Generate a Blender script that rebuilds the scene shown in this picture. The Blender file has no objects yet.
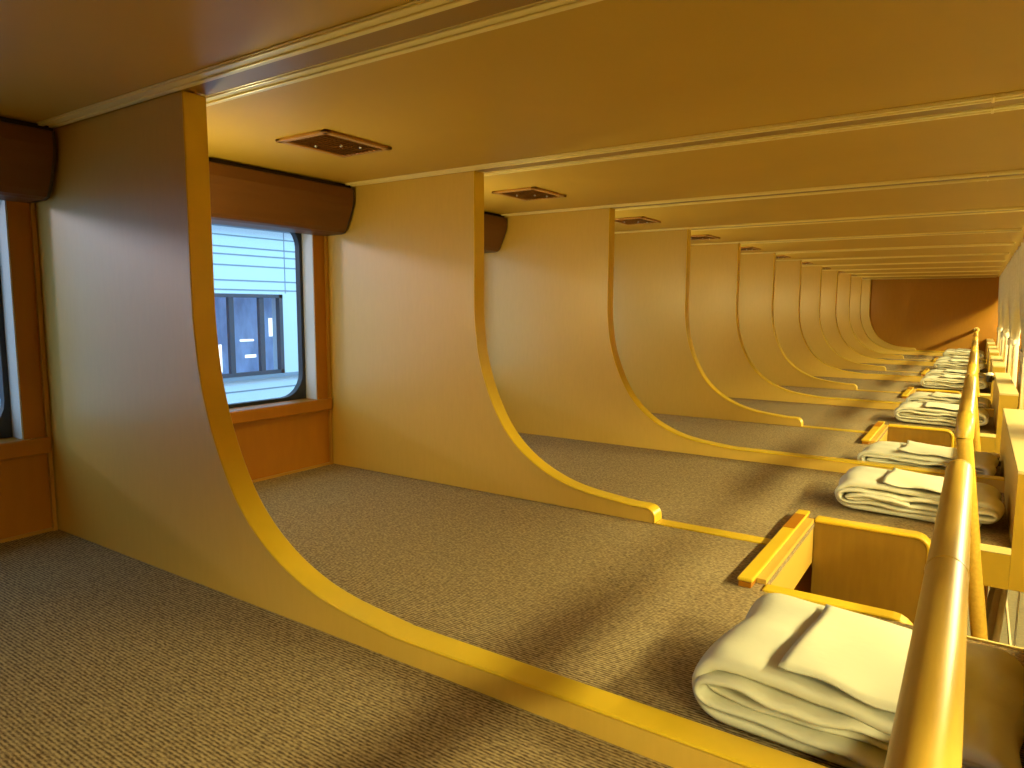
import bpy, bmesh, math, random
from mathutils import Vector, Matrix

SC = bpy.context.scene
COL = SC.collection
random.seed(7)

# ------------------------------------------------------------------ camera
YAW, PITCH, ROLL, FPX = 0.59092331, 0.11077313, 0.00435063, 691.62
fwd = Vector((-math.sin(YAW) * math.cos(PITCH), math.cos(YAW) * math.cos(PITCH), -math.sin(PITCH)))
rt = Vector((math.cos(YAW), math.sin(YAW), 0))
up = rt.cross(fwd)
rt2 = math.cos(ROLL) * rt + math.sin(ROLL) * up
up2 = -math.sin(ROLL) * rt + math.cos(ROLL) * up
cd = bpy.data.cameras.new('camera')
cam = bpy.data.objects.new('camera', cd)
COL.objects.link(cam)
cam.matrix_world = Matrix((
    (rt2.x, up2.x, -fwd.x, 0), (rt2.y, up2.y, -fwd.y, 0), (rt2.z, up2.z, -fwd.z, 0), (0, 0, 0, 1)))
cd.sensor_width = 36.0
cd.lens = 36.0 * FPX / 1024.0
cd.clip_start = 0.02
SC.camera = cam

# ------------------------------------------------------------------ colour management
SC.view_settings.view_transform = 'Standard'
SC.view_settings.look = 'None'
SC.view_settings.gamma = 1.0
SC.view_settings.use_curve_mapping = False
SC.view_settings.exposure = 0.15
SC.cycles.use_denoising = True
SC.cycles.max_bounces = 10
SC.cycles.diffuse_bounces = 6
SC.cycles.sample_clamp_indirect = 4.0
SC.cycles.caustics_reflective = False
SC.cycles.caustics_refractive = False

# ------------------------------------------------------------------ world: pale blue overcast daylight
W = bpy.data.worlds.new('World')
SC.world = W
W.use_nodes = True
wn = W.node_tree
bg = wn.nodes['Background']
bg.inputs[0].default_value = (0.38, 0.66, 1.0, 1)
bg.inputs[1].default_value = 2.3

# low bright dusk sky, coming in over the station building through the left windows
sd = bpy.data.lights.new('dusk_sun', 'SUN')
sd.energy = 0.62
sd.color = (1.0, 0.82, 0.88)
sd.angle = math.radians(8)
so = bpy.data.objects.new('dusk_sun', sd)
COL.objects.link(so)
sdir = Vector((1.0, 0.75, -0.24)).normalized()          # travels into the car, slightly down
so.rotation_euler = sdir.to_track_quat('-Z', 'Y').to_euler()
so.location = (-8, -5, 3)

LAMP_W = 22.0
LAMP_COL = (1.0, 0.90, 0.40)

# ------------------------------------------------------------------ measures (metres, camera at the origin)
P = 0.83                       # pitch of the partitions along the car
Y0 = 0.707                     # near face of the first partition in view
T = 0.045                      # partition thickness
XE = -1.156                    # front edge of the upper part of a partition
XW = -1.752                    # window wall
ZF = -0.519                    # carpet of the upper deck
ZC = 0.371                     # ceiling
XD = 0.092                     # aisle edge of the deck
NL = 11                        # last partition, against the end wall
YB = Y0 + (-3) * P             # back end of what is built
YE = Y0 + NL * P + T           # end wall
def Yn(n): return Y0 + n * P

# ------------------------------------------------------------------ materials
def mat(name, col, rough=0.5, spec=0.5, metal=0.0, coat=0.0):
    m = bpy.data.materials.new(name)
    m.use_nodes = True
    b = m.node_tree.nodes['Principled BSDF']
    b.inputs['Base Color'].default_value = (*col, 1)
    b.inputs['Roughness'].default_value = rough
    b.inputs['Specular IOR Level'].default_value = spec
    b.inputs['Metallic'].default_value = metal
    b.inputs['Coat Weight'].default_value = coat
    b.inputs['Coat Roughness'].default_value = 0.45
    return m

def nodes(m): return m.node_tree.nodes, m.node_tree.links, m.node_tree.nodes['Principled BSDF']

def noise_mat(name, c1, c2, scale=(1, 1, 1), nscale=8, rough=0.5, spec=0.5, bump=0.0, bscale=None, detail=4, coat=0.0, lo=0.35, hi=0.65):
    m = mat(name, c1, rough, spec, coat=coat)
    n, l, b = nodes(m)
    tc = n.new('ShaderNodeTexCoord')
    mp = n.new('ShaderNodeMapping'); mp.inputs['Scale'].default_value = scale
    l.new(tc.outputs['Object'], mp.inputs['Vector'])
    nz = n.new('ShaderNodeTexNoise'); nz.inputs['Scale'].default_value = nscale; nz.inputs['Detail'].default_value = detail
    l.new(mp.outputs[0], nz.inputs['Vector'])
    cr = n.new('ShaderNodeValToRGB')
    cr.color_ramp.elements[0].color = (*c1, 1); cr.color_ramp.elements[1].color = (*c2, 1)
    cr.color_ramp.elements[0].position = lo; cr.color_ramp.elements[1].position = hi
    l.new(nz.outputs['Fac'], cr.inputs[0]); l.new(cr.outputs[0], b.inputs['Base Color'])
    if bump:
        bn = n.new('ShaderNodeTexNoise'); bn.inputs['Scale'].default_value = bscale or nscale; bn.inputs['Detail'].default_value = 5
        l.new(mp.outputs[0], bn.inputs['Vector'])
        bp = n.new('ShaderNodeBump'); bp.inputs['Strength'].default_value = bump; bp.inputs['Distance'].default_value = 0.004
        l.new(bn.outputs['Fac'], bp.inputs['Height']); l.new(bp.outputs[0], b.inputs['Normal'])
    return m

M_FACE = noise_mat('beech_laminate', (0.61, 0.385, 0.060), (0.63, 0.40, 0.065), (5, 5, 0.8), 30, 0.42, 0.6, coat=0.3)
M_EDGE = noise_mat('honey_wood_edge', (0.68, 0.445, 0.020), (0.73, 0.48, 0.026), (1, 1, 1), 14, 0.3, 0.5, coat=0.35)
M_WALL = noise_mat('brown_wood_wall', (0.37, 0.135, 0.004), (0.39, 0.145, 0.005), (2, 2, 0.4), 25, 0.4, 0.4)
M_BOX = noise_mat('brown_blind_box', (0.125, 0.046, 0.009), (0.135, 0.051, 0.010), (2, 0.3, 2), 25, 0.45, 0.4)
M_CEIL = noise_mat('ceiling_panel', (0.55, 0.345, 0.038), (0.57, 0.36, 0.042), (1, 1, 1), 5, 0.45, 0.4)
M_STRIP = mat('cream_profile', (0.90, 0.76, 0.30), 0.3, 0.6)
M_STRIPD = mat('ochre_profile', (0.30, 0.17, 0.03), 0.35, 0.5)
M_GASKET = mat('black_rubber', (0.012, 0.012, 0.016), 0.5)
M_JAMB = mat('pale_jamb', (0.62, 0.58, 0.50), 0.5)
M_BLANKET = noise_mat('cream_duvet_cotton', (0.61, 0.585, 0.45), (0.65, 0.625, 0.485), (1, 1, 1), 9, 0.85, 0.2, bump=0.5, bscale=22)
M_SHEET = noise_mat('cream_sheet_cotton', (0.63, 0.605, 0.46), (0.66, 0.635, 0.485), (1, 1, 1), 7, 0.8, 0.2, bump=0.25, bscale=30)
M_CURTAIN = noise_mat('pale_curtain', (0.72, 0.66, 0.52), (0.78, 0.72, 0.58), (1, 1, 1), 60, 0.85, 0.2)
nn, ll, bb_ = nodes(M_CURTAIN)
tl = nn.new('ShaderNodeBsdfTranslucent'); tl.inputs[0].default_value = (0.85, 0.78, 0.6, 1)
mm_ = nn.new('ShaderNodeMixShader'); mm_.inputs[0].default_value = 0.08
ll.new(bb_.outputs[0], mm_.inputs[1]); ll.new(tl.outputs[0], mm_.inputs[2]); ll.new(mm_.outputs[0], nn['Material Output'].inputs['Surface'])
M_GRILLE = mat('brown_grille', (0.42, 0.21, 0.05), 0.35, 0.5)
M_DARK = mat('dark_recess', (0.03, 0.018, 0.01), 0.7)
M_METAL = mat('aluminium', (0.75, 0.75, 0.72), 0.3, metal=0.8)
M_CAP = mat('pale_board_cap', (0.50, 0.40, 0.18), 0.45)
M_WHITE = mat('white_plastic', (0.8, 0.78, 0.7), 0.35)
M_DPLAST = mat('dark_plastic', (0.05, 0.04, 0.035), 0.4)
M_AISLE = noise_mat('aisle_floor_vinyl', (0.20, 0.20, 0.14), (0.25, 0.24, 0.17), (1, 1, 1), 60, 0.5)
M_AWALL = noise_mat('aisle_wall_panel', (0.60, 0.47, 0.25), (0.64, 0.50, 0.28), (1, 1, 1), 6, 0.5)

M_ENDW = noise_mat('orange_end_wood', (0.33, 0.205, 0.012), (0.35, 0.22, 0.015), (1, 1, 1), 12, 0.4, 0.4)
M_BEAD = mat('corner_bead_wood', (0.42, 0.20, 0.02), 0.4)
M_ENDWALL = noise_mat('end_wall_veneer', (0.38, 0.165, 0.007), (0.40, 0.175, 0.009), (2, 2, 0.4), 25, 0.4, 0.4)
# rail: round wood bar, long grain
M_RAIL = noise_mat('varnished_rail_wood', (0.50, 0.30, 0.035), (0.58, 0.36, 0.05), (9, 0.7, 9), 16, 0.34, 0.5, coat=0.1)

# cord carpet, ribs along x every 5 mm
M_CARPET = mat('ribbed_carpet', (0.2, 0.14, 0.1), 0.95, 0.1)
n, l, b = nodes(M_CARPET)
tc = n.new('ShaderNodeTexCoord')
wv = n.new('ShaderNodeTexWave'); wv.bands_direction = 'Y'; wv.wave_profile = 'SIN'
wv.inputs['Scale'].default_value = 0.314159 / 0.0052
wv.inputs['Distortion'].default_value = 0.6; wv.inputs['Detail'].default_value = 1.0; wv.inputs['Detail Scale'].default_value = 3.0
l.new(tc.outputs['Object'], wv.inputs['Vector'])
mp = n.new('ShaderNodeMapping'); mp.inputs['Scale'].default_value = (0.45, 1, 1)
l.new(tc.outputs['Object'], mp.inputs['Vector'])
nz = n.new('ShaderNodeTexNoise'); nz.inputs['Scale'].default_value = 330; nz.inputs['Detail'].default_value = 2
l.new(mp.outputs[0], nz.inputs['Vector'])
mx = n.new('ShaderNodeMath'); mx.operation = 'MULTIPLY_ADD'
l.new(wv.outputs['Fac'], mx.inputs[0]); mx.inputs[1].default_value = 0.35
l.new(nz.outputs['Fac'], mx.inputs[2])
cr = n.new('ShaderNodeValToRGB')
cr.color_ramp.elements[0].color = (0.11, 0.070, 0.038, 1); cr.color_ramp.elements[0].position = 0.42
cr.color_ramp.elements[1].color = (0.45, 0.34, 0.175, 1); cr.color_ramp.elements[1].position = 0.92
l.new(mx.outputs[0], cr.inputs[0]); l.new(cr.outputs[0], b.inputs['Base Color'])
bp = n.new('ShaderNodeBump'); bp.inputs['Strength'].default_value = 0.6; bp.inputs['Distance'].default_value = 0.002
l.new(mx.outputs[0], bp.inputs['Height']); l.new(bp.outputs[0], b.inputs['Normal'])

M_GLASS = mat('window_glass', (0.9, 0.95, 1.0), 0.0)
n, l, b = nodes(M_GLASS)
tr = n.new('ShaderNodeBsdfTransparent'); gl = n.new('ShaderNodeBsdfGlossy'); gl.inputs['Roughness'].default_value = 0.02
tr.inputs[0].default_value = (0.93, 0.97, 1.0, 1)
ms = n.new('ShaderNodeMixShader'); ms.inputs[0].default_value = 0.05
l.new(tr.outputs[0], ms.inputs[1]); l.new(gl.outputs[0], ms.inputs[2])
l.new(ms.outputs[0], n['Material Output'].inputs['Surface'])

def emis(name, col, s):
    m = mat(name, col)
    b = m.node_tree.nodes['Principled BSDF']
    b.inputs['Emission Color'].default_value = (*col, 1); b.inputs['Emission Strength'].default_value = s
    return m
M_LAMP = emis('lamp_diffuser', (1.0, 0.85, 0.55), 3.0)
M_OUTLAMP = emis('outside_lamp', (0.95, 0.95, 0.85), 1.6)

# ------------------------------------------------------------------ geometry helpers
def box(bm, x0, x1, y0, y1, z0, z1):
    v = [bm.verts.new((x, y, z)) for x in (x0, x1) for y in (y0, y1) for z in (z0, z1)]
    for f in ((0, 1, 3, 2), (4, 6, 7, 5), (0, 4, 5, 1), (2, 3, 7, 6), (0, 2, 6, 4), (1, 5, 7, 3)):
        bm.faces.new([v[i] for i in f])
    return v

def obj(name, bm, m, parent=None, smooth=False, bevel=0.0, seg=2, kind=None, autos=False):
    bmesh.ops.recalc_face_normals(bm, faces=bm.faces)
    me = bpy.data.meshes.new(name)
    bm.to_mesh(me); bm.free()
    for mm in (m if isinstance(m, (list, tuple)) else [m]):
        me.materials.append(mm)
    o = bpy.data.objects.new(name, me)
    COL.objects.link(o)
    if parent is not None:
        o.parent = parent
        o.matrix_parent_inverse = Matrix.Identity(4)
    if smooth or autos:
        for p in me.polygons: p.use_smooth = True
        if autos:
            me.set_sharp_from_angle(angle=math.radians(35))
    if bevel:
        bv = o.modifiers.new('bevel', 'BEVEL'); bv.width = bevel; bv.segments = seg
        bv.limit_method = 'ANGLE'; bv.angle_limit = math.radians(40)
    if kind: o['kind'] = kind
    return o

def boxes(name, lst, m, parent=None, bevel=0.0, kind=None):
    bm = bmesh.new()
    for q in lst: box(bm, *q)
    return obj(name, bm, m, parent, bevel=bevel, kind=kind)

def thing(name, loc, label, cat, group=None, rz=0):
    o = bpy.data.objects.new(name, None)
    COL.objects.link(o)
    o.location = loc; o.rotation_euler = (0, 0, rz)
    o.empty_display_size = 0.1
    o['label'] = label; o['category'] = cat
    if group: o['group'] = group
    return o

def tag(o, label, cat, group=None):
    o['label'] = label; o['category'] = cat
    if group: o['group'] = group
    return o

def dup(root, loc, label, rz=None):
    r = root.copy(); COL.objects.link(r); r.location = loc; r['label'] = label
    if rz is not None: r.rotation_euler = (0, 0, rz)
    for ch in list(root.children):
        c = ch.copy(); COL.objects.link(c); c.parent = r
        for g in list(ch.children):
            d = g.copy(); COL.objects.link(d); d.parent = c
    return r

def prism_y(bm, poly, y0, y1):
    """closed polygon of (x,z) extruded from y0 to y1"""
    a = [bm.verts.new((x, y0, z)) for x, z in poly]
    c = [bm.verts.new((x, y1, z)) for x, z in poly]
    bm.faces.new(a); bm.faces.new(c[::-1])
    k = len(poly)
    for i in range(k):
        j = (i + 1) % k
        bm.faces.new((a[i], a[j], c[j], c[i]))

def band_y(bm, outer, inner, y0, y1):
    """open band between two polylines of (x,z) of equal length, extruded in y"""
    k = len(outer)
    V = [[bm.verts.new((p[0], y, p[1])) for p in line] for line in (outer, inner) for y in (y0, y1)]
    o0, o1, i0, i1 = V
    for i in range(k - 1):
        bm.faces.new((o0[i], o0[i + 1], o1[i + 1], o1[i]))
        bm.faces.new((i0[i], i0[i + 1], i1[i + 1], i1[i]))
        bm.faces.new((o0[i], o0[i + 1], i0[i + 1], i0[i]))
        bm.faces.new((o1[i], o1[i + 1], i1[i + 1], i1[i]))
    bm.faces.new((o0[0], o1[0], i1[0], i0[0])); bm.faces.new((o0[-1], o1[-1], i1[-1], i0[-1]))

def tube(bm, pts, r, seg=16, caps=True):
    pts = [Vector(p) for p in pts]
    rings = []
    prev = None
    for i, p in enumerate(pts):
        t = (pts[min(i + 1, len(pts) - 1)] - pts[max(i - 1, 0)]).normalized()
        if prev is None:
            a = Vector((1, 0, 0)) if abs(t.x) < 0.9 else Vector((0, 1, 0))
            u = (a - t * a.dot(t)).normalized()
        else:
            u = (prev - t * prev.dot(t)).normalized()
        prev = u
        v = t.cross(u)
        rr = r[i] if isinstance(r, (list, tuple)) else r
        rings.append([bm.verts.new(p + (u * math.cos(2 * math.pi * k / seg) + v * math.sin(2 * math.pi * k / seg)) * rr) for k in range(seg)])
    for a, c in zip(rings, rings[1:]):
        for k in range(seg):
            bm.faces.new((a[k], a[(k + 1) % seg], c[(k + 1) % seg], c[k]))
    if caps:
        bm.faces.new(rings[0]); bm.faces.new(rings[-1][::-1])

def offset_poly(line, d):
    """offset an open (x,z) polyline to its left by d"""
    out = []
    for i, p in enumerate(line):
        a = line[max(i - 1, 0)]; c = line[min(i + 1, len(line) - 1)]
        tx, tz = c[0] - a[0], c[1] - a[1]
        L = math.hypot(tx, tz) or 1
        out.append((p[0] - tz / L * d, p[1] + tx / L * d))
    return out

# ------------------------------------------------------------------ setting: deck, ceiling, walls
HX0, HXR = -0.300, -0.052                     # hatch opening in x, end of its boards
H0, H1 = -0.262, 0.272                        # hatch extends from Yn+H0 to Yn+H1 (odd n)
hatches = [-1, 1, 3, 5, 7, 9]
segs = []
y = YB
for hn in hatches:
    segs.append((y, Yn(hn) + H0)); y = Yn(hn) + H1
segs.append((y, YE))
boxes('floor', [(XW, HX0, YB, YE, ZF - 0.012, ZF)] + [(HX0, XD, a, c, ZF - 0.012, ZF) for a, c in segs], M_CARPET, kind='structure')
boxes('trim_1', [(XW, HX0 - 0.05, YB, YE, ZF - 0.09, ZF - 0.0125)] + [(HX0 - 0.05, XD, a, c, ZF - 0.09, ZF - 0.0125) for a, c in segs], M_ENDW, kind='structure')
boxes('trim_2', [(-0.05, XD, c - 0.004, c + 0.001, ZF - 0.011, ZF + 0.003) for a, c in segs[:-1]]
      + [(-0.05, XD, a - 0.001, a + 0.004, ZF - 0.011, ZF + 0.003) for a, c in segs[1:]], M_STRIP, kind='structure')

XA = 0.86                                     # aisle wall
boxes('ceiling', [(XW - 0.1, XA + 0.05, YB, YE + 0.05, ZC, ZC + 0.04)], M_CEIL, kind='structure')
boxes('wall_back', [(XW - 0.1, XA + 0.05, YE, YE + 0.05, -1.65, ZC)], M_ENDWALL, kind='structure')
boxes('wall_front', [(XW - 0.1, XA + 0.05, YB - 0.05, YB, -1.65, ZC + 0.04)], M_WALL, kind='structure')
boxes('wall_right', [(XA, XA + 0.05, YB, YE, -1.65, ZC)], M_AWALL, kind='structure')
boxes('floor_aisle', [(0.05, XA, YB, YE, -1.65, -1.60)], M_AISLE, kind='structure')
boxes('floor_lower', [(XW - 0.1, 0.05, YB, YE, -1.65, -1.48)], M_CARPET, kind='structure')
# seam and skirting on the end wall
boxes('trim_3', [(XE, 0.1, YE - 0.008, YE, ZF, ZF + 0.012)], M_EDGE, kind='structure')

# window wall with an opening in each bay
WY0, WY1, WZ0, WZ1 = Yn(0) + 0.093, Yn(0) + 0.780, -0.302, 0.272
bays = list(range(-3, NL))
lst = [(XW - 0.09, XW, YB, YE, -1.65, WZ0), (XW - 0.09, XW, YB, YE, WZ1, ZC)]
ys = [YB] + [v for k in bays for v in (WY0 + k * P, WY1 + k * P)] + [YE]
for a, c in zip(ys[0::2], ys[1::2]):
    lst.append((XW - 0.09, XW, a, c, WZ0, WZ1))
boxes('wall_left', lst, M_WALL, kind='structure')

def rounded(y0, y1, z0, z1, r, k=6):
    pts = []
    for cy, cz, a0 in ((y1 - r, z1 - r, 0), (y0 + r, z1 - r, 90), (y0 + r, z0 + r, 180), (y1 - r, z0 + r, 270)):
        for i in range(k + 1):
            a = math.radians(a0 + 90 * i / k)
            pts.append((cy + r * math.cos(a), cz + r * math.sin(a)))
    return pts

def ring_x(bm, A, B, x0, x1):
    k = len(A)
    V = [[bm.verts.new((x, p[0], p[1])) for p in L] for L in (A, B) for x in (x0, x1)]
    a0, a1, b0, b1 = V
    for i in range(k):
        j = (i + 1) % k
        bm.faces.new((a0[i], a0[j], a1[j], a1[i])); bm.faces.new((b0[i], b0[j], b1[j], b1[i]))
        bm.faces.new((a0[i], a0[j], b0[j], b0[i])); bm.faces.new((a1[i], a1[j], b1[j], b1[i]))

GX = XW - 0.052
for i, k in enumerate(bays):
    dy = k * P
    a, c = WY0 + dy, WY1 + dy
    # rounded black gasket set in the opening
    bm = bmesh.new()
    ring_x(bm, rounded(a, c, WZ0, WZ1, 0.004), rounded(a + 0.014, c - 0.014, WZ0 + 0.014, WZ1 - 0.014, 0.075), GX - 0.02, GX)
    w = obj('window_%d' % (i + 1), bm, M_GASKET, kind='structure', autos=True)
    bm = bmesh.new(); box(bm, GX - 0.014, GX - 0.010, a + 0.006, c - 0.006, WZ0 + 0.006, WZ1 - 0.006)
    obj('pane', bm, M_GLASS, w)
    bm = bmesh.new()
    box(bm, GX, XW - 0.002, a, a + 0.003, WZ0, WZ1); box(bm, GX, XW - 0.002, c - 0.003, c, WZ0, WZ1)
    obj('jamb', bm, M_JAMB, w)
    ya, yc = Yn(k) + T, Yn(k + 1)
    bm = bmesh.new()
    box(bm, GX, XW + 0.010, a, c, WZ0 - 0.004, WZ0 + 0.004)
    box(bm, XW, XW + 0.016, ya + 0.002, yc - 0.002, WZ0 - 0.034, WZ0 + 0.004)
    obj('window_sill', bm, M_WALL, w, bevel=0.004)
    # thin wood beads in the wall corners and at the carpet
    bm = bmesh.new()
    box(bm, XW, XW + 0.010, ya, ya + 0.008, ZF, 0.24); box(bm, XW, XW + 0.010, yc - 0.008, yc, ZF, 0.24)
    box(bm, XW, XW + 0.006, ya, yc, ZF, ZF + 0.007)
    obj('corner_bead', bm, M_BEAD, w)

# ------------------------------------------------------------------ partitions
ZS = -0.480
# measured edge line, refined by hand from the photograph's proportions
EDGE = [(XE, ZC - 0.004), (XE, 0.12), (XE, 0.0), (-1.152, -0.06), (-1.144, -0.12), (-1.130, -0.175), (-1.110, -0.23),
        (-1.083, -0.285), (-1.050, -0.335), (-1.008, -0.378), (-0.960, -0.412), (-0.910, -0.437), (-0.855, -0.456), (-0.800, -0.467), (-0.74, -0.474), (-0.68, ZS)]
def smooth_line(p, n=5):
    out = [p[0], p[1]]
    for i in range(1, len(p) - 2):
        a, b_, c, d = p[i - 1], p[i], p[i + 1], p[i + 2]
        for q in range(1, n + 1):
            t = q / n
            out.append(tuple(0.5 * (2 * b_[m] + (c[m] - a[m]) * t + (2 * a[m] - 5 * b_[m] + 4 * c[m] - d[m]) * t * t + (3 * b_[m] - a[m] - 3 * c[m] + d[m]) * t ** 3) for m in (0, 1)))
    out.append(p[-1])
    return out
EDGE = smooth_line(EDGE)
def arc(cx, cz, r, a0, a1, k=5):
    return [(cx + r * math.cos(math.radians(a0 + (a1 - a0) * i / k)), cz + r * math.sin(math.radians(a0 + (a1 - a0) * i / k))) for i in range(k + 1)]

def make_partition(name, short):
    t = thing(name, (0, 0, 0), '', 'partition')
    line = list(EDGE)
    if short:
        xe = -0.615
        line += arc(xe - 0.026, ZS - 0.026, 0.026, 90, 0) + [(xe, ZF + 0.001)]
    else:
        line += [(-0.5, ZS), (-0.3, ZS), (-0.1, ZS), (XD, ZS)]
    e = 0.005                                   # edge band wraps the board
    inner = offset_poly(line, -e)               # to the right of travel direction = into the board
    # travel goes down then right: board is on the right-hand side (towards -x / down)
    poly = [(XW + 0.001, ZC - 0.004)] + [(p[0], p[1]) for p in inner]
    poly[1] = (poly[1][0], ZC - 0.004)
    if short:
        poly[-1] = (poly[-1][0], ZF + 0.001)
    else:
        poly[-1] = (XD, poly[-1][1]); poly.append((XD, ZF + 0.001))
    poly.append((XW + 0.001, ZF + 0.001))
    bm = bmesh.new(); prism_y(bm, poly, 0.003, T - 0.003)
    bm.normal_update(); bmesh.ops.triangulate(bm, faces=[f for f in bm.faces if len(f.verts) > 4], ngon_method='EAR_CLIP')
    obj('partition_board', bm, M_FACE, t)
    inner2 = [(poly[1][0], ZC - 0.004)] + inner[1:-1] + [poly[-2] if short else (XD, inner[-1][1])]
    bm = bmesh.new(); band_y(bm, line, inner2, 0, T)
    obj('edge_trim', bm, M_EDGE, t, bevel=0.004, seg=3, autos=True)
    return t

ordinal = ['first', 'second', 'third', 'fourth', 'fifth', 'sixth', 'seventh', 'eighth', 'ninth', 'tenth', 'eleventh', 'twelfth']
pl = make_partition('partition', False); ps = make_partition('partition', True)
used = {False: False, True: False}
for k in range(-2, NL + 1):
    short = (k % 2 != 0)
    src = ps if short else pl
    if k < 0:
        lab = 'curved beech partition behind the viewer, %s' % ('with a short low end' if short else 'with a sill reaching the aisle')
    elif k == 0:
        lab = 'nearest tall curved beech partition, its long low sill running down to the bottom edge of the picture'
    elif k == NL:
        lab = 'farthest curved beech partition, set flat against the end wall'
    else:
        lab = '%s curved beech partition from the left, its low part %s' % (ordinal[k], 'stopping at a short rounded end' if short else 'running on as a sill to the aisle edge')
    loc = (0, Yn(k), 0)
    if not used[short]:
        used[short] = True; src.location = loc; src['label'] = lab; src['group'] = 'curved partitions between the berths'
    else:
        dup(src, loc, lab)

# flush wood strip in the carpet from the short end to the hatch, doubled ceiling profiles above every partition
i = 4
for k in range(-1, NL, 2):
    boxes('trim_%d' % i, [(-0.614, -0.344, Yn(k) + 0.002, Yn(k) + T - 0.002, ZF - 0.005, ZF + 0.003)], M_EDGE, kind='structure', bevel=0.001); i += 1
for k in range(-2, NL + 1):
    bm = bmesh.new()
    y0 = Yn(k); hi = XD + 0.05
    for a, c in ((y0 - 0.036, y0 - 0.001), (y0 + T + 0.001, y0 + T + 0.036)):
        if c > YE: continue
        box(bm, XW + 0.13, hi, a, c, ZC - 0.003, ZC)
        box(bm, XW + 0.13, hi, a + 0.002, a + 0.013, ZC - 0.006, ZC - 0.003)
        box(bm, XW + 0.13, hi, c - 0.013, c - 0.002, ZC - 0.006, ZC - 0.003)
        box(bm, -0.006, -0.001, a - 0.001, c + 0.001, ZC - 0.007, ZC - 0.003)
    o = obj('trim_%d' % i, bm, M_STRIP, kind='structure', bevel=0.002); i += 1
    bm = bmesh.new(); box(bm, XE + 0.004, hi, y0, y0 + T - 0.001, ZC - 0.003, ZC)
    obj('centre_strip', bm, M_STRIPD, o)

# ------------------------------------------------------------------ blind boxes above the windows
def make_blind(name):
    t = thing(name, (0, 0, 0), '', 'blind box')
    prof = [(XW + 0.002, 0.222), (-1.668, 0.223), (-1.652, 0.227), (-1.642, 0.238), (-1.620, 0.285), (-1.612, 0.305), (-1.608, 0.325), (-1.610, 0.357), (XW + 0.002, 0.357)]
    bm = bmesh.new(); prism_y(bm, prof, 0.012, P - T - 0.012)
    obj('blind_cover', bm, M_BOX, t, bevel=0.003)
    pr2 = [(x * 1.0 - (0.003 if x > -1.7 else 0), z) for x, z in prof]
    for a, c in ((0.006, 0.012), (P - T - 0.012, P - T - 0.006)):
        bm = bmesh.new(); prism_y(bm, pr2, a, c); obj('end_cap', bm, M_DPLAST, t)
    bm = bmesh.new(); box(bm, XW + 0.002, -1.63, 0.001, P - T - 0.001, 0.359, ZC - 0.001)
    obj('top_gap_shade', bm, M_DARK, t)  # near-black filler paints the shade in the gap above the box
    return t
b0 = make_blind('blind_box')
first = True
blabs = {-1: 'brown blind box at the upper left edge, left of the nearest partition',
         0: 'brown wooden blind box over the window with the station view',
         1: 'dark end of a blind box seen just past the second partition'}
for k in range(-2, NL):
    lab = blabs.get(k, 'brown blind box over the window in the %s' % ('berth behind the viewer' if k < 0 else '%s bay from the left' % ordinal[k + 1]))
    loc = (0, Yn(k) + T, 0)
    if first: b0.location = loc; b0['label'] = lab; b0['group'] = 'blind boxes above the windows'; first = False
    else: dup(b0, loc, lab)

# ------------------------------------------------------------------ ceiling vents
def make_vent():
    t = thing('ceiling_vent', (0, 0, ZC), '', 'vent')
    w, h = 0.165, 0.20
    bm = bmesh.new()
    for q in ((-w/2, w/2, -h/2, -h/2 + 0.016), (-w/2, w/2, h/2 - 0.016, h/2), (-w/2, -w/2 + 0.016, -h/2, h/2), (w/2 - 0.016, w/2, -h/2, h/2)):
        box(bm, *q, -0.007, 0.0)
    obj('vent_frame', bm, M_GRILLE, t, bevel=0.002)
    bm = bmesh.new(); box(bm, -w/2 + 0.014, w/2 - 0.014, -h/2 + 0.014, h/2 - 0.014, -0.0012, -0.0002)
    obj('vent_backing', bm, M_DARK, t)
    for j in range(9):
        x = -w/2 + 0.024 + j * 0.0146
        bm = bmesh.new()
        v = [bm.verts.new(p) for p in ((x - 0.004, -h/2 + 0.012, -0.0015), (x + 0.005, -h/2 + 0.012, -0.0065), (x + 0.005, h/2 - 0.012, -0.0065), (x - 0.004, h/2 - 0.012, -0.0015),
                                       (x - 0.004, -h/2 + 0.012, -0.003), (x + 0.005, -h/2 + 0.012, -0.008), (x + 0.005, h/2 - 0.012, -0.008), (x - 0.004, h/2 - 0.012, -0.003))]
        for f in ((0, 1, 2, 3), (4, 7, 6, 5), (0, 4, 5, 1), (1, 5, 6, 2), (2, 6, 7, 3), (3, 7, 4, 0)): bm.faces.new([v[q] for q in f])
        obj('slat', bm, M_GRILLE, t)
    for sy in (-0.03, 0.035):
        bm = bmesh.new(); box(bm, -w/2 + 0.014, w/2 - 0.014, sy - 0.002, sy + 0.002, -0.0035, -0.0012)
        obj('cross_bar', bm, M_GRILLE, t)
    for sx, sy in ((-0.03, -0.03), (0.02, 0.0), (0.045, 0.035)):
        bm = bmesh.new(); bmesh.ops.create_uvsphere(bm, u_segments=8, v_segments=6, radius=0.0035, matrix=Matrix.Translation((sx, sy, -0.0085)))
        obj('screw', bm, M_METAL, t, smooth=True)
    return t
v0 = make_vent(); first = True
vl = {0: 'largest brown slatted ceiling vent, left of centre above the station window',
      1: 'brown slatted ceiling vent above the second bay, just right of the second partition'}
for k in range(-1, NL):
    lab = vl.get(k, 'brown slatted ceiling vent %s' % ('behind the viewer' if k < 0 else 'beside the nearest duvet, right of the view' if k == 0 else 'in the ceiling of the %s bay from the left' % ordinal[k + 1]))
    loc = (-1.248, Yn(k) + 0.422, ZC)
    if first: v0.location = loc; v0['label'] = lab; v0['group'] = 'ceiling vents'; first = False
    else: dup(v0, loc, lab)

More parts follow.
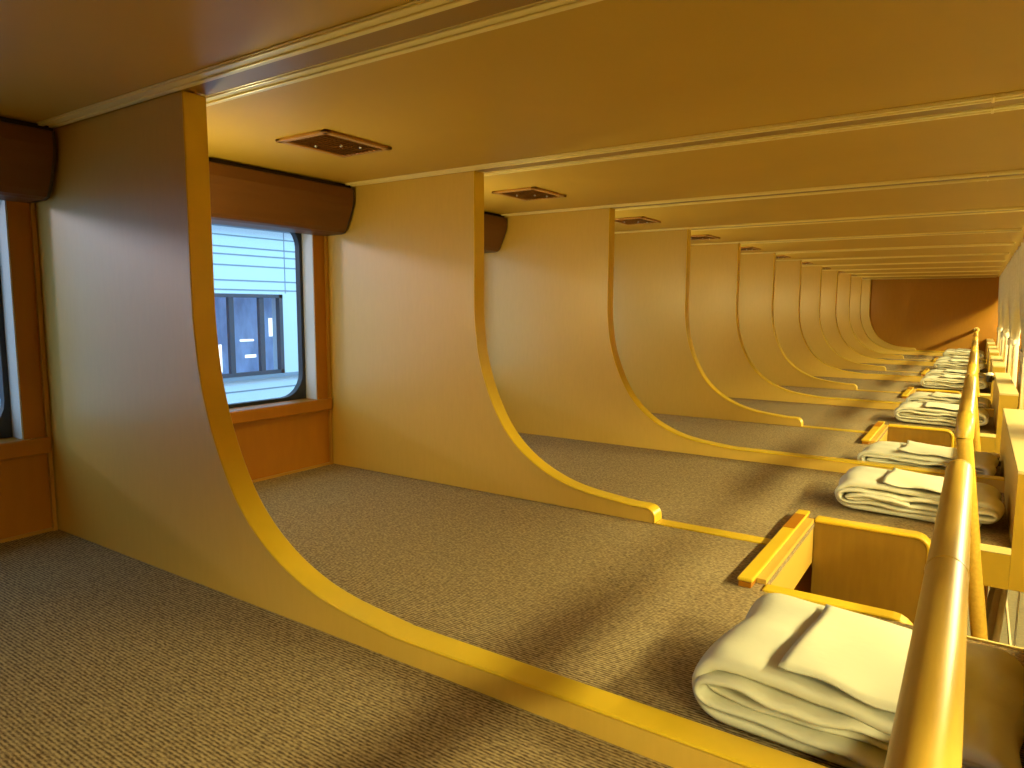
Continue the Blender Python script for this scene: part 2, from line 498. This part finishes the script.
# ------------------------------------------------------------------ ladder hatches
def hatch_board(bm_body, bm_trim, y0, y1, zb, zt):
    line = [(-0.30, zt), (-0.2, zt), (-0.1, zt)] + arc(HXR - 0.035, zt - 0.035, 0.035, 90, 0) + [(HXR, zb)]
    inner = offset_poly(line, -0.010)
    inner[0] = (-0.30, zt - 0.010); inner[-1] = (HXR - 0.010, zb)
    prism_y(bm_body, [(-0.30, zb)] + inner, y0 + 0.004, y1 - 0.004)
    band_y(bm_trim, line, inner, y0, y1)

def make_hatch():
    t = thing('ladder_hatch', (0, 0, 0), '', 'hatch')
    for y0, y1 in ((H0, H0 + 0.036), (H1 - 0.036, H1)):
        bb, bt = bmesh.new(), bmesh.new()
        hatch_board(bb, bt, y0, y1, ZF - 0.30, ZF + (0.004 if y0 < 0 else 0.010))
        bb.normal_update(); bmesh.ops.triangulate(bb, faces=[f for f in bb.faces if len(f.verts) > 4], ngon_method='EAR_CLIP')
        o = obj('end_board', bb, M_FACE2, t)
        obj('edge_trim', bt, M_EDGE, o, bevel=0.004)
    bm = bmesh.new(); box(bm, -0.318, -0.3005, H0 + 0.037, H1 - 0.037, ZF - 0.10, ZF + 0.0095)
    obj('side_board', bm, M_FACE, t)
    bm = bmesh.new(); box(bm, -0.345, -0.316, H0, H1, ZF + 0.0105, ZF + 0.018)
    s = obj('side_cap', bm, M_EDGE, t, bevel=0.003)
    bm = bmesh.new(); box(bm, -0.342, -0.319, H0 + 0.001, H1 - 0.001, ZF + 0.0005, ZF + 0.0103)
    obj('side_packing', bm, M_WALL, t)
    bm = bmesh.new(); box(bm, -0.343, -0.318, 0.10, 0.225, ZF + 0.0182, ZF + 0.0190)
    obj('inlay_strip', bm, M_WALL, t)['label'] = 'darker orange strip let into the hatch edge'
    return t
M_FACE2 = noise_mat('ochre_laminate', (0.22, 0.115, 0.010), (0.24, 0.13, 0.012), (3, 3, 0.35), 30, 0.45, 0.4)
h0 = make_hatch(); first = True
for k in hatches:
    if k < 0: lab = 'wooden ladder hatch in the deck behind the viewer'
    elif k == 1: lab = 'nearest wooden ladder hatch, an open box beside the nearest folded duvet'
    else: lab = 'wooden ladder hatch in the carpet beyond the end of the %s partition' % ordinal[k]
    loc = (0, Yn(k), 0)
    if first: h0.location = loc; h0['label'] = lab; h0['group'] = 'ladder hatches'; first = False
    else: dup(h0, loc, lab)

# brown lower partitions seen through the hatches
for j, k in enumerate(hatches):
    o = boxes('lower_partition', [(XW + 0.01, HXR - 0.01, -0.018, 0.018, -1.475, ZF - 0.092)], M_WALL)
    o.location = (0, Yn(k) + H1 + 0.03, 0)
    tag(o, 'brown lower partition under the deck %s' % ('behind the viewer' if k < 0 else 'beside the nearest duvet, right of the view' if k == 0 else 'at the %s hatch from the front' % ordinal[j - 1]), 'partition', 'partitions of the lower berths')

# ------------------------------------------------------------------ guard boards along the aisle edge
spans = [(YB + 0.02, Yn(-1) + H0)] + [(Yn(a) + H1, Yn(a + 2) + H0) for a in hatches[:-1]] + [(Yn(9) + H1, YE - 0.01)]
for j, (a, c) in enumerate(spans):
    t = thing('guard_board', (0.126, a, ZF), 'pale-topped beech guard board along the aisle edge, %s' %
              ('behind the viewer' if j == 0 else '%s from the front' % ordinal[j - 1]), 'guard board', 'guard boards along the aisle edge')
    L = c - a
    x0, x1 = XD + 0.0004 - 0.126, 0.156 - 0.126
    bm = bmesh.new(); box(bm, x0, x1, 0.003, L - 0.003, -0.089, 0.168); obj('board', bm, M_FACE, t)
    for ea, ec in ((0.0, 0.003), (L - 0.003, L)):
        bm = bmesh.new(); box(bm, x0, x1, ea, ec, -0.089, 0.168); obj('end_face', bm, M_ENDW, t)
    bm = bmesh.new(); box(bm, x0 - 0.001, x1 + 0.001, 0, L, 0.168, 0.176); obj('top_cap', bm, M_CAP if 'M_CAP' in globals() else M_STRIP, t, bevel=0.001)

# ------------------------------------------------------------------ handrails
ZR, RR = -0.244, 0.0173
def make_rail(L, wall_end=False):
    """from y=0 to y=L; the near and far ends turn down into leaning posts"""
    t = thing('handrail', (0, 0, 0), '', 'handrail')
    e = 0.04
    bm = bmesh.new()
    pts = [(-0.009, e, ZR)] + [(-0.009, e + (L - 2 * e) * q / 12, ZR) for q in range(1, 12)] + [(-0.009, L - (0.012 if wall_end else e), ZR)]
    tube(bm, pts, RR, 24); obj('rail_bar', bm, M_RAIL, t, autos=True)
    for s in ((0,) if wall_end else (0, 1)):
        yy = 0 if s == 0 else L
        sg = 1 if s == 0 else -1
        arcp = [(-0.009, yy + sg * (e - e * math.sin(a)), ZR - e * (1 - math.cos(a))) for a in [math.radians(q) for q in range(0, 91, 10)]]
        bm = bmesh.new(); tube(bm, arcp, RR + 0.0006, 24); obj('elbow', bm, M_RAIL, t, autos=True)
        zt = ZR - e
        pp = [(-0.009 + 0.11 * q, yy, zt - 0.86 * q) for q in (0, 0.25, 0.5, 0.75, 1.0)] if s == 0 else [(-0.009 + 0.02 * q, yy, zt - 0.86 * q) for q in (0, 0.5, 1.0)]
        bm = bmesh.new(); tube(bm, pp, RR * 0.92, 20); obj('post', bm, M_RAIL, t, autos=True)
    if wall_end:
        bm = bmesh.new(); tube(bm, [(-0.009, L - 0.012, ZR), (-0.009, L, ZR)], 0.03, 20); obj('wall_flange', bm, M_STRIP, t, autos=True)
    else:
        bm = bmesh.new(); tube(bm, [(-0.009, L - 0.533, ZR), (-0.009, L - 0.530, ZR), (-0.009, L - 0.527, ZR)], [RR + 0.0003, RR + 0.0008, RR + 0.0003], 24)
        obj('joint_ring', bm, M_RAIL, t, autos=True)
    return t
G = 0.006
r0 = make_rail(1.66 - (H1 - H0) - 2 * G)
rloc = []
for j, a in enumerate(hatches[:-1]):
    rloc.append((0, Yn(a) + H1 + G, 0))
r0.location = rloc[0]; r0['label'] = 'nearest round wooden handrail, wide and glossy across the lower right, over the nearest duvet'; r0['group'] = 'round wooden handrails'
for j, q in enumerate(rloc[1:]):
    dup(r0, q, '%s round wooden handrail from the front, above the guard board beyond a ladder hatch' % ordinal[j + 1])
ra = Yn(9) + H1 + G
rw = make_rail(YE - 0.0005 - ra, True); rw.location = (0, ra, 0)
rw['label'] = 'farthest round wooden handrail, ending in a cream flange on the end wall'; rw['group'] = 'round wooden handrails'

# ------------------------------------------------------------------ folded duvets and sheets
def stadium(u, w, h):
    """point on a flattened loop, u in turns; starts at the lower right, runs left along the bottom"""
    u = u % 1.0
    per = [(w * 2), math.pi * h]                       # straight, half circle
    L = 2 * (per[0] + per[1]); s = u * L
    if s < per[0]: return (w - s, -h)
    s -= per[0]
    if s < per[1]:
        a = -math.pi / 2 - s / h
        return (-w + h * math.cos(a), h * math.sin(a))
    s -= per[1]
    if s < per[0]: return (-w + s, h)
    s -= per[0]
    a = math.pi / 2 - s / h
    return (w + h * math.cos(a), h * math.sin(a))

BW, BH, BD = 0.358, 0.100, 0.262
def make_duvet(seed, turns=2.72):
    rnd = random.Random(seed)
    ph = [rnd.uniform(0, 6.28) for _ in range(12)]
    t = thing('folded_duvet', (0, 0, 0), '', 'duvet')
    N = int(turns * 48)
    VS = [0, 0.006, 0.02, 0.045, 0.09] + [0.09 + 0.82 * q / 12 for q in range(1, 12)] + [0.91, 0.955, 0.98, 0.994, 1.0]
    Mq = len(VS) - 1
    bm = bmesh.new()
    G_ = []
    for side in (0, 1):
        rows = []
        for j in range(Mq + 1):
            v = VS[j]
            row = []
            e = min(v, 1 - v)
            for i_ in range(N + 1):
                u = i_ / N * turns
                wig = 0.006 * math.sin(3.1 * u + ph[0] + 2 * v) + 0.004 * math.sin(7.3 * u + ph[1])
                cum = 0.0185 * u if u < 1 else 0.0185 + 0.0128 * (u - 1)
                th = (0.0090 if u < 1 else 0.0090 - 0.0030 * min((u - 1) * 3, 1)) * (1 - 0.75 * math.exp(-e * 95))
                hh = max(BH / 2 - 0.0095 - cum, 0.004)
                ww = BW / 2 - hh - 0.009 - 0.007 * u + wig * 0.6 * min(u, 1)
                x, z = stadium(u, ww, hh)
                # push along the normal for the two skins of the layer
                x2, z2 = stadium(u + 0.002, ww, hh)
                tx, tz = x2 - x, z2 - z
                Ln = math.hypot(tx, tz) or 1
                nx, nz = -tz / Ln, tx / Ln
                sgn = 1 if side == 0 else -1
                px, pz = x + nx * th * sgn, z + nz * th * sgn
                yy = (v - 0.5) * BD + 0.007 * math.sin(9 * u + ph[2]) * (1 if v < 0.5 else -1) * (0.3 + u * 0.5) - (0.014 * math.sin(u * 2.2 + ph[7]) if v < 0.5 else 0) * (abs(v - .5) * 2)
                # soft puckers that fade towards the deck
                if u < 1:
                    pz += 0.0030 * math.sin(yy * 60 + px * 14 + ph[3]) * (0.2 + max(z, 0) / (BH / 2)) + 0.0035 * math.sin(px * 22 + ph[4]) * max(z, 0) / (BH / 2)
                    px += 0.004 * math.sin(yy * 38 + ph[5])
                # layers sag between their folds, and the pile bows a little
                pz += -0.003 * math.sin(px * 31 + u * 5 + ph[6]) * (0.5 if z < 0 else 1) * (u > 1)
                px += 0.010 * (v - 0.5) * math.sin(ph[8])
                if u > 0.5:
                    k_ = min((u - 0.5) * 3, 1)
                    pz += k_ * (0.0022 * math.sin(px * 47 + ph[9] + 3 * v) + 0.0018 * math.sin(px * 83 + ph[10] + u * 11))
                row.append(bm.verts.new((px, yy, max(pz + BH / 2, 0.0012))))
            rows.append(row)
        G_.append(rows)
        for a, c in zip(rows, rows[1:]):
            for i_ in range(N):
                bm.faces.new((a[i_], a[i_ + 1], c[i_ + 1], c[i_]))
    A, B = G_
    for i_ in range(N):
        bm.faces.new((A[0][i_], A[0][i_ + 1], B[0][i_ + 1], B[0][i_])); bm.faces.new((A[-1][i_], A[-1][i_ + 1], B[-1][i_ + 1], B[-1][i_]))
    for j in range(Mq):
        bm.faces.new((A[j][0], A[j + 1][0], B[j + 1][0], B[j][0])); bm.faces.new((A[j][-1], A[j + 1][-1], B[j + 1][-1], B[j][-1]))
    o = obj('duvet_cover', bm, M_BLANKET, t, smooth=True)
    ss = o.modifiers.new('sub', 'SUBSURF'); ss.levels = 1; ss.render_levels = 1
    # the underlay fold: a flat last layer poking out on the aisle side
    return t

def make_sheet(seed):
    rnd = random.Random(seed + 50)
    ph = [rnd.uniform(0, 6.28) for _ in range(6)]
    nx, ny = 18, 16
    bm = bmesh.new()
    L = []
    for lay in (0, 1):
        rows = []
        for j in range(ny + 1):
            row = []
            for i_ in range(nx + 1):
                a, c = i_ / nx, j / ny
                x = -0.068 + 0.165 * a + 0.004 * math.sin(c * 5 + ph[0]) * (1 - a)
                y = -0.122 + 0.222 * c - 0.012 * a + 0.003 * math.sin(a * 9 + ph[1]) * (1 - c)
                e = min(a, c, 1 - a, 1 - c)
                edge = 1 - math.exp(-e * 30)
                lift = 0.004 * math.exp(-a * 12) * (1 + 0.5 * math.sin(c * 8 + ph[2])) + 0.0025 * math.exp(-c * 12) * (1 + math.sin(a * 11 + ph[3]))
                z = 0.0995 - 0.0185 * (0.75 + 0.25 * x / 0.17) + 0.0088 + (0.006 * (0.35 + 0.65 * edge) + lift if lay else lift * 0.8) + 0.0015 * math.sin(x * 30 + y * 22 + ph[4])
                row.append(bm.verts.new((x, y, z)))
            rows.append(row)
        L.append(rows)
        for r1, r2 in zip(rows, rows[1:]):
            for i_ in range(nx): bm.faces.new((r1[i_], r1[i_ + 1], r2[i_ + 1], r2[i_]))
    A, B = L
    for i_ in range(nx):
        bm.faces.new((A[0][i_], A[0][i_ + 1], B[0][i_ + 1], B[0][i_])); bm.faces.new((A[-1][i_], A[-1][i_ + 1], B[-1][i_ + 1], B[-1][i_]))
    for j in range(ny):
        bm.faces.new((A[j][0], A[j + 1][0], B[j + 1][0], B[j][0])); bm.faces.new((A[j][-1], A[j + 1][-1], B[j + 1][-1], B[j][-1]))
    return obj('folded_sheet', bm, M_SHEET, None, smooth=True)

duvets = [make_duvet(s) for s in (3, 11, 24)]
sheets = [make_sheet(s) for s in (3, 11, 24)]
seen = set()
rr = random.Random(4)
where = {0: 'nearest cream folded duvet at the bottom right, partly behind the handrail',
         1: 'cream folded duvet just beyond the nearest ladder hatch, second from the front',
         2: 'cream folded duvet behind the long sill of the third partition, third from the front'}
for k in range(-1, NL):
    v = k % 3
    if k % 2 == 0: yc = Yn(k) + T + 0.03 + BD * 0.43
    else: yc = Yn(k) + H1 + 0.105 + BD * 0.43
    loc = (-0.107 + rr.uniform(-0.006, 0.006), yc, ZF + 0.0005)
    rz = rr.uniform(-0.05, 0.05) - 0.02
    sc = 1.0 if k in (-1, 0) else rr.uniform(0.74, 0.86)
    if k == 0: loc = (-0.092, Yn(0) + 0.226, ZF + 0.0005); rz = -0.03
    if k == 1: sc = 0.86
    lab = where.get(k, 'cream folded duvet behind the viewer' if k < 0 else 'cream folded duvet on the carpet of the %s bay from the front' % ordinal[k])
    slab = {0: 'cream folded sheet lying on the nearest duvet, partly under the handrail', 1: 'cream folded sheet with a curling edge on the second duvet from the front'}.get(
        k, 'cream folded sheet behind the viewer' if k < 0 else 'cream folded sheet on top of the duvet in the %s bay from the front' % ordinal[k])
    if v not in seen:
        seen.add(v)
        d = duvets[v]; d.location = loc; d.rotation_euler = (0, 0, rz); d['label'] = lab; d['group'] = 'folded duvets at the foot of each berth'
        s = sheets[v]; tag(s, slab, 'sheet', 'folded sheets on the duvets')
    else:
        d = dup(duvets[v], loc, lab, rz)
        s = sheets[v].copy(); COL.objects.link(s); s['label'] = slab
    sy = 1.0 if k == 0 else 0.86
    d.scale = (1 if k == 0 else 1.05, sy, sc)
    s.scale = (1, sy, sc)
    s.location = (loc[0], loc[1], loc[2]); s.rotation_euler = (0, 0, rz + rr.uniform(-0.06, 0.06))

# ------------------------------------------------------------------ aisle curtains, tied back at every second partition
def make_curtain(seed):
    rnd = random.Random(seed)
    t = thing('berth_curtain', (0.205, 0, ZC), '', 'curtain')
    zs = [ZC - 0.012 - q * (ZC + 0.88) / 44 for q in range(45)]
    ztie = -0.215
    NP, per = 12, 12
    bm = bmesh.new(); rows = []
    ph = [rnd.uniform(-0.5, 0.5) for _ in range(NP + 1)]
    for z in zs:
        if z > ztie: q = (z - ztie) / (ZC - ztie); sq = min((z - ztie) / 0.34, 1); sq = sq * sq * (3 - 2 * sq); hw = 0.095 + 0.727 * sq; amp = 0.024 + 0.020 * q
        else: q = min((ztie - z) / 0.4, 1); hw = 0.095 + 0.14 * q ** 0.7; amp = 0.026
        row = []
        for i_ in range(NP * per + 1):
            a = i_ / (NP * per)
            s = a * NP
            y = (a - 0.5) * 2 * hw + 0.0 * z
            x = amp * math.sin(2 * math.pi * s + ph[int(s)] * 0.4 * (0.5 + z))
            x *= 0.75 + 0.25 * math.sin(3 * s)
            row.append(bm.verts.new((x, y, z - ZC)))
        rows.append(row)
    for a, c in zip(rows, rows[1:]):
        for i_ in range(len(a) - 1): bm.faces.new((a[i_], a[i_ + 1], c[i_ + 1], c[i_]))
    o = obj('curtain_cloth', bm, M_CURTAIN, t, smooth=True)
    so_ = o.modifiers.new('thick', 'SOLIDIFY'); so_.thickness = 0.002
    bm = bmesh.new()
    ring = []
    for q in range(25):
        a = 2 * math.pi * q / 24
        ring.append((0.032 * math.cos(a), 0.104 * math.sin(a), ztie - ZC + 0.006 * math.sin(a)))
    prev = None; first_ = None
    for p in ring[:-1]:
        c = [bm.verts.new((p[0] * f, p[1] * f, p[2] + dz)) for f, dz in ((1, -0.022), (1, 0.022), (1.06, 0.020), (1.06, -0.020))]
        if prev:
            for q in range(4): bm.faces.new((prev[q], prev[(q + 1) % 4], c[(q + 1) % 4], c[q]))
        else: first_ = c
        prev = c
    for q in range(4): bm.faces.new((prev[q], prev[(q + 1) % 4], first_[(q + 1) % 4], first_[q]))
    obj('tieback', bm, M_CURTAIN, t, autos=True)
    bm = bmesh.new(); box(bm, -0.012, 0.012, -0.80, 0.80, -0.010, -0.0005); obj('curtain_track', bm, M_DPLAST, t)
    return t
c0 = make_curtain(5); first = True
for j, k in enumerate([-2, 0, 2, 4, 6, 8, 10]):
    loc = (0.205, Yn(k) + T / 2, ZC)
    lab = 'pleated cream berth curtain tied back %s' % ('behind the viewer' if k < 0 else 'beside the nearest duvet, right of the view' if k == 0 else 'at the aisle edge level with the %s partition' % ordinal[k])
    if first: c0.location = loc; c0['label'] = lab; c0['group'] = 'berth curtains along the aisle'; first = False
    else: dup(c0, loc, lab)
# lower berth curtain and metal edge visible under the deck through the nearest hatch
def lower_curtain():
    bm = bmesh.new(); rows = []
    for q in range(24):
        z = -0.63 - 0.83 * q / 23
        row = []
        for i_ in range(61):
            a = i_ / 60
            cx = 0.138 - 0.045 * min(q / 14, 1)
            row.append(bm.verts.new((cx + (0.008 + 0.014 * min(q / 12, 1)) * math.sin(a * 31), 2.60 + 0.20 * a, z)))
        rows.append(row)
    for a, c in zip(rows, rows[1:]):
        for i_ in range(60): bm.faces.new((a[i_], a[i_ + 1], c[i_ + 1], c[i_]))
    o = obj('lower_curtain', bm, M_CURTAIN, None, smooth=True)
    s_ = o.modifiers.new('thick', 'SOLIDIFY'); s_.thickness = 0.002
    tag(o, 'pale curtain of the lower berth glimpsed under the deck right of the hatch', 'curtain')
lower_curtain()
o = boxes('aisle_post', [(0.056, 0.078, 2.50, 2.53, -1.48, ZF - 0.0905)], M_WALL)
tag(o, 'dark brown post under the deck, left of the lower curtain', 'post')
bm = bmesh.new(); tube(bm, [(0.162, 2.62, -1.5995), (0.162, 2.62, ZF - 0.09)], 0.003, 10)
o = obj('curtain_pole', bm, M_METAL, None, autos=True)
tag(o, 'thin bright vertical metal pole under the deck, right of the lower curtain', 'pole')
o = boxes('metal_strip', [(0.225, 0.233, 1.9, 5.2, -1.5995, -1.588)], M_METAL); tag(o, 'thin bright metal strip along the aisle floor under the deck edge', 'metal strip')

# ------------------------------------------------------------------ small reading lights on the guard boards
def reading_light(loc, label):
    t = thing('reading_light', loc, label, 'lamp', 'reading lights on the guard boards')
    bm = bmesh.new(); tube(bm, [(0, 0, -0.022), (0, 0, 0.014)], [0.014, 0.016], 16); obj('lamp_body', bm, M_DPLAST, t, autos=True)
    bm = bmesh.new(); tube(bm, [(0, 0, 0.0142), (0, 0, 0.020), (0, 0, 0.026), (0, 0, 0.029)], [0.018, 0.0185, 0.015, 0.006], 16); obj('lamp_cap', bm, M_WHITE, t, autos=True)
    bm = bmesh.new(); box(bm, 0.012, 0.0215, -0.008, 0.008, -0.012, 0.004); obj('bracket', bm, M_DPLAST, t)
    return t
reading_light((XD - 0.0225, 2.72, ZF + 0.024), 'small white-capped reading light on the inner face of the nearest visible guard board')
reading_light((XD - 0.0225, 4.46, ZF + 0.155), 'small white-capped reading light on the second visible guard board, near its top')

# ------------------------------------------------------------------ aisle lamps (warm strip lights high on the aisle wall)
def aisle_lamp(y, label):
    t = thing('aisle_lamp', (XA, y, 0.20), label, 'lamp', 'strip lamps on the aisle wall')
    bm = bmesh.new(); box(bm, -0.030, -0.001, -0.28, 0.28, -0.045, 0.045); obj('lamp_housing', bm, M_WHITE, t, bevel=0.004)
    bm = bmesh.new(); box(bm, -0.034, -0.0305, -0.26, 0.26, -0.036, 0.036); obj('diffuser', bm, M_LAMP, t)
    ld = bpy.data.lights.new('strip_light', 'AREA'); ld.shape = 'RECTANGLE'; ld.size = 0.52; ld.size_y = 0.07
    ld.energy = LAMP_W; ld.color = LAMP_COL
    lo = bpy.data.objects.new('strip_light', ld); COL.objects.link(lo); lo.parent = t
    lo.location = (-0.037, 0, 0)
    lo.rotation_euler = (math.radians(90), 0, math.radians(90))
    return t
for j, k in enumerate(range(-2, NL)):
    aisle_lamp(Yn(k) + T / 2, 'warm strip lamp on the aisle wall level with the %s' % (('viewer' if k == -1 else 'berth behind the viewer') if k < 0 else '%s partition' % ordinal[k]))

# berth lamps: small warm lamps on the far side of each tall board, near the blind box
def berth_lamp(y, label):
    t = thing('berth_lamp', (-1.42, y, 0.04), label, 'lamp', 'berth lamps on the backs of the partitions')
    bm = bmesh.new(); tube(bm, [(0, 0.0, 0), (0, 0.012, 0)], 0.028, 20); obj('wall_plate', bm, M_METAL, t, autos=True)
    bm = bmesh.new(); tube(bm, [(0, 0.0125, 0), (0, 0.030, 0.006), (0, 0.05, 0.016)], [0.008, 0.008, 0.008], 12); obj('stem', bm, M_METAL, t, autos=True)
    bm = bmesh.new(); bmesh.ops.create_uvsphere(bm, u_segments=16, v_segments=10, radius=0.022, matrix=Matrix.Translation((0, 0.06, 0.024))); obj('bulb_shade', bm, M_LAMP, t, smooth=True)
    ld = bpy.data.lights.new('berth_light', 'POINT'); ld.energy = 3.8; ld.color = LAMP_COL; ld.shadow_soft_size = 0.02
    lo = bpy.data.objects.new('berth_light', ld); COL.objects.link(lo); lo.parent = t; lo.location = (0, 0.095, 0.024)
for k in range(0, NL):
    berth_lamp(Yn(k) + T + 0.0005, 'small warm berth lamp on the back of the %s' % ('nearest partition' if k == 0 else '%s partition' % ordinal[k]))

# ------------------------------------------------------------------ outside: station building, platform
M_CLAD = mat('white_cladding', (0.86, 0.88, 0.88), 0.6)
M_CLINE = mat('cladding_joint', (0.30, 0.33, 0.38), 0.7)
M_MULL = mat('dark_mullion', (0.07, 0.07, 0.09), 0.5)
M_INSIDE = noise_mat('glowing_room', (0.20, 0.30, 0.48), (0.50, 0.66, 0.85), (1, 2.2, 1), 2.2, 0.7)
_n, _l, _b = nodes(M_INSIDE)
_b.inputs['Emission Color'].default_value = (0.35, 0.6, 1.0, 1); _b.inputs['Emission Strength'].default_value = 0.16  # weak blue glow stands in for light behind the station windows
M_CONC = noise_mat('platform_concrete', (0.35, 0.36, 0.37), (0.42, 0.43, 0.44), (1, 1, 1), 3, 0.9)
BX = -7.0
o = boxes('platform', [(-12, -2.3, -6, 34, -1.9, -1.7)], M_CONC, kind='structure'); o.name = 'floor_platform'
st = thing('station_building', (BX, 6, -1.7), 'pale blue-white clad station building with dark framed windows outside the train window', 'building')
K = 1.4
def sb(name, lst, m, par=st, bevel=0):
    bm = bmesh.new()
    for q in lst: box(bm, q[0] - BX, q[1] - BX, q[2] * K - 6, q[3] * K - 6, max(q[4] * K, -1.7) + 1.7, max(q[5] * K, -1.69) + 1.7)
    return obj(name, bm, m, par, bevel=bevel)
wz0, wz1 = -0.578, 0.098
wins = [(3.885 - 1.60 * q - 0.0 - 1.30, 3.885 - 1.60 * q) for q in range(-6, 5)]
wins.sort()
cl = [(BX - 0.2, BX, -5, 20, wz1, 0.67), (BX - 0.2, BX, -5, 20, -1.7, wz0)]
yp = -5
for a, c in wins:
    cl.append((BX - 0.2, BX, yp, a, wz0, wz1)); yp = c
cl.append((BX - 0.2, BX, yp, 20, wz0, wz1))
sb('cladding', cl, M_CLAD)
zl = [0.13, 0.205, 0.325, 0.41, 0.47, 0.56, 0.63, -0.70]
sb('cladding_joints', [(BX, BX + 0.003, -5, 20, z - 0.006, z + 0.006) for z in zl]
   + [(BX, BX + 0.004, yv - 0.004, yv + 0.004, wz1 + 0.01, 0.67) for yv in (0.72, 2.32, 3.92, 5.52, 7.12, 8.72)], M_CLINE)
sb('sun_blocker', [(BX - 0.25, BX, -1.3, 20, 0.691, 2.4)], M_CLAD)  # added out of view to keep sun and sky off the farther bays
sb('ledge', [(BX, BX + 0.05, -5, 20, wz0 - 0.03, wz0)], M_CLINE)
sb('glowing_interior', [(BX - 1.6, BX - 1.5, -5, 20, -1.7, 0.53), (BX - 1.5, BX - 0.2, -5, 20, -1.0, -0.9), (BX - 1.5, BX - 0.2, -5, 20, 0.45, 0.5)], M_INSIDE)
for q, (a, c) in enumerate(wins):
    fr = [(BX - 0.06, BX + 0.01, a, a + 0.035, wz0, wz1), (BX - 0.06, BX + 0.01, c - 0.035, c, wz0, wz1),
          (BX - 0.06, BX + 0.01, a, c, wz0, wz0 + 0.03), (BX - 0.06, BX + 0.01, a, c, wz1 - 0.03, wz1)]
    for f in (0.2, 0.36, 0.62, 0.84):
        ym = a + (c - a) * f
        fr.append((BX - 0.05, BX, ym - 0.022, ym + 0.022, wz0, wz1))
    w = sb('window_frame', fr, M_MULL)
for nm, lst in (('lit_display', [(BX - 1.2, BX - 1.19, 3.78, 3.85, -0.62, -0.36), (BX - 1.2, BX - 1.19, 4.05, 4.20, -0.34, -0.32), (BX - 1.2, BX - 1.19, 4.38, 4.42, -0.30, -0.12),
                                 (BX - 1.2, BX - 1.19, 3.50, 3.56, -0.50, -0.30), (BX - 1.2, BX - 1.19, 4.10, 4.22, -0.50, -0.47)]),):
    sb(nm, lst, M_OUTLAMP)
sb('roof_slab', [(BX - 2.2, BX + 0.25, -5, 20, 0.6702, 0.690)], M_CLAD)

# added cool fill light, out of view, brightening the station wall
t = thing('facade_fill', (-3.6, 6, 2.6), 'added cool fill light outside, above the view, brightening the station wall', 'lamp')
bm = bmesh.new(); box(bm, -0.06, 0.06, -9, 9, 0.0, 0.06); obj('lamp_housing', bm, M_WHITE, t)  # housing added to go with the fill light
ld = bpy.data.lights.new('facade_fill_light', 'AREA'); ld.shape = 'RECTANGLE'; ld.size = 18; ld.size_y = 0.3; ld.energy = 80; ld.color = (0.22, 0.85, 1.0)
lo = bpy.data.objects.new('facade_fill_light', ld); COL.objects.link(lo); lo.parent = t; lo.location = (-0.08, 0, -0.03)
lo.rotation_euler = Vector((-0.8, 0, -0.6)).to_track_quat('-Z', 'Y').to_euler()
ld.spread = math.radians(100)
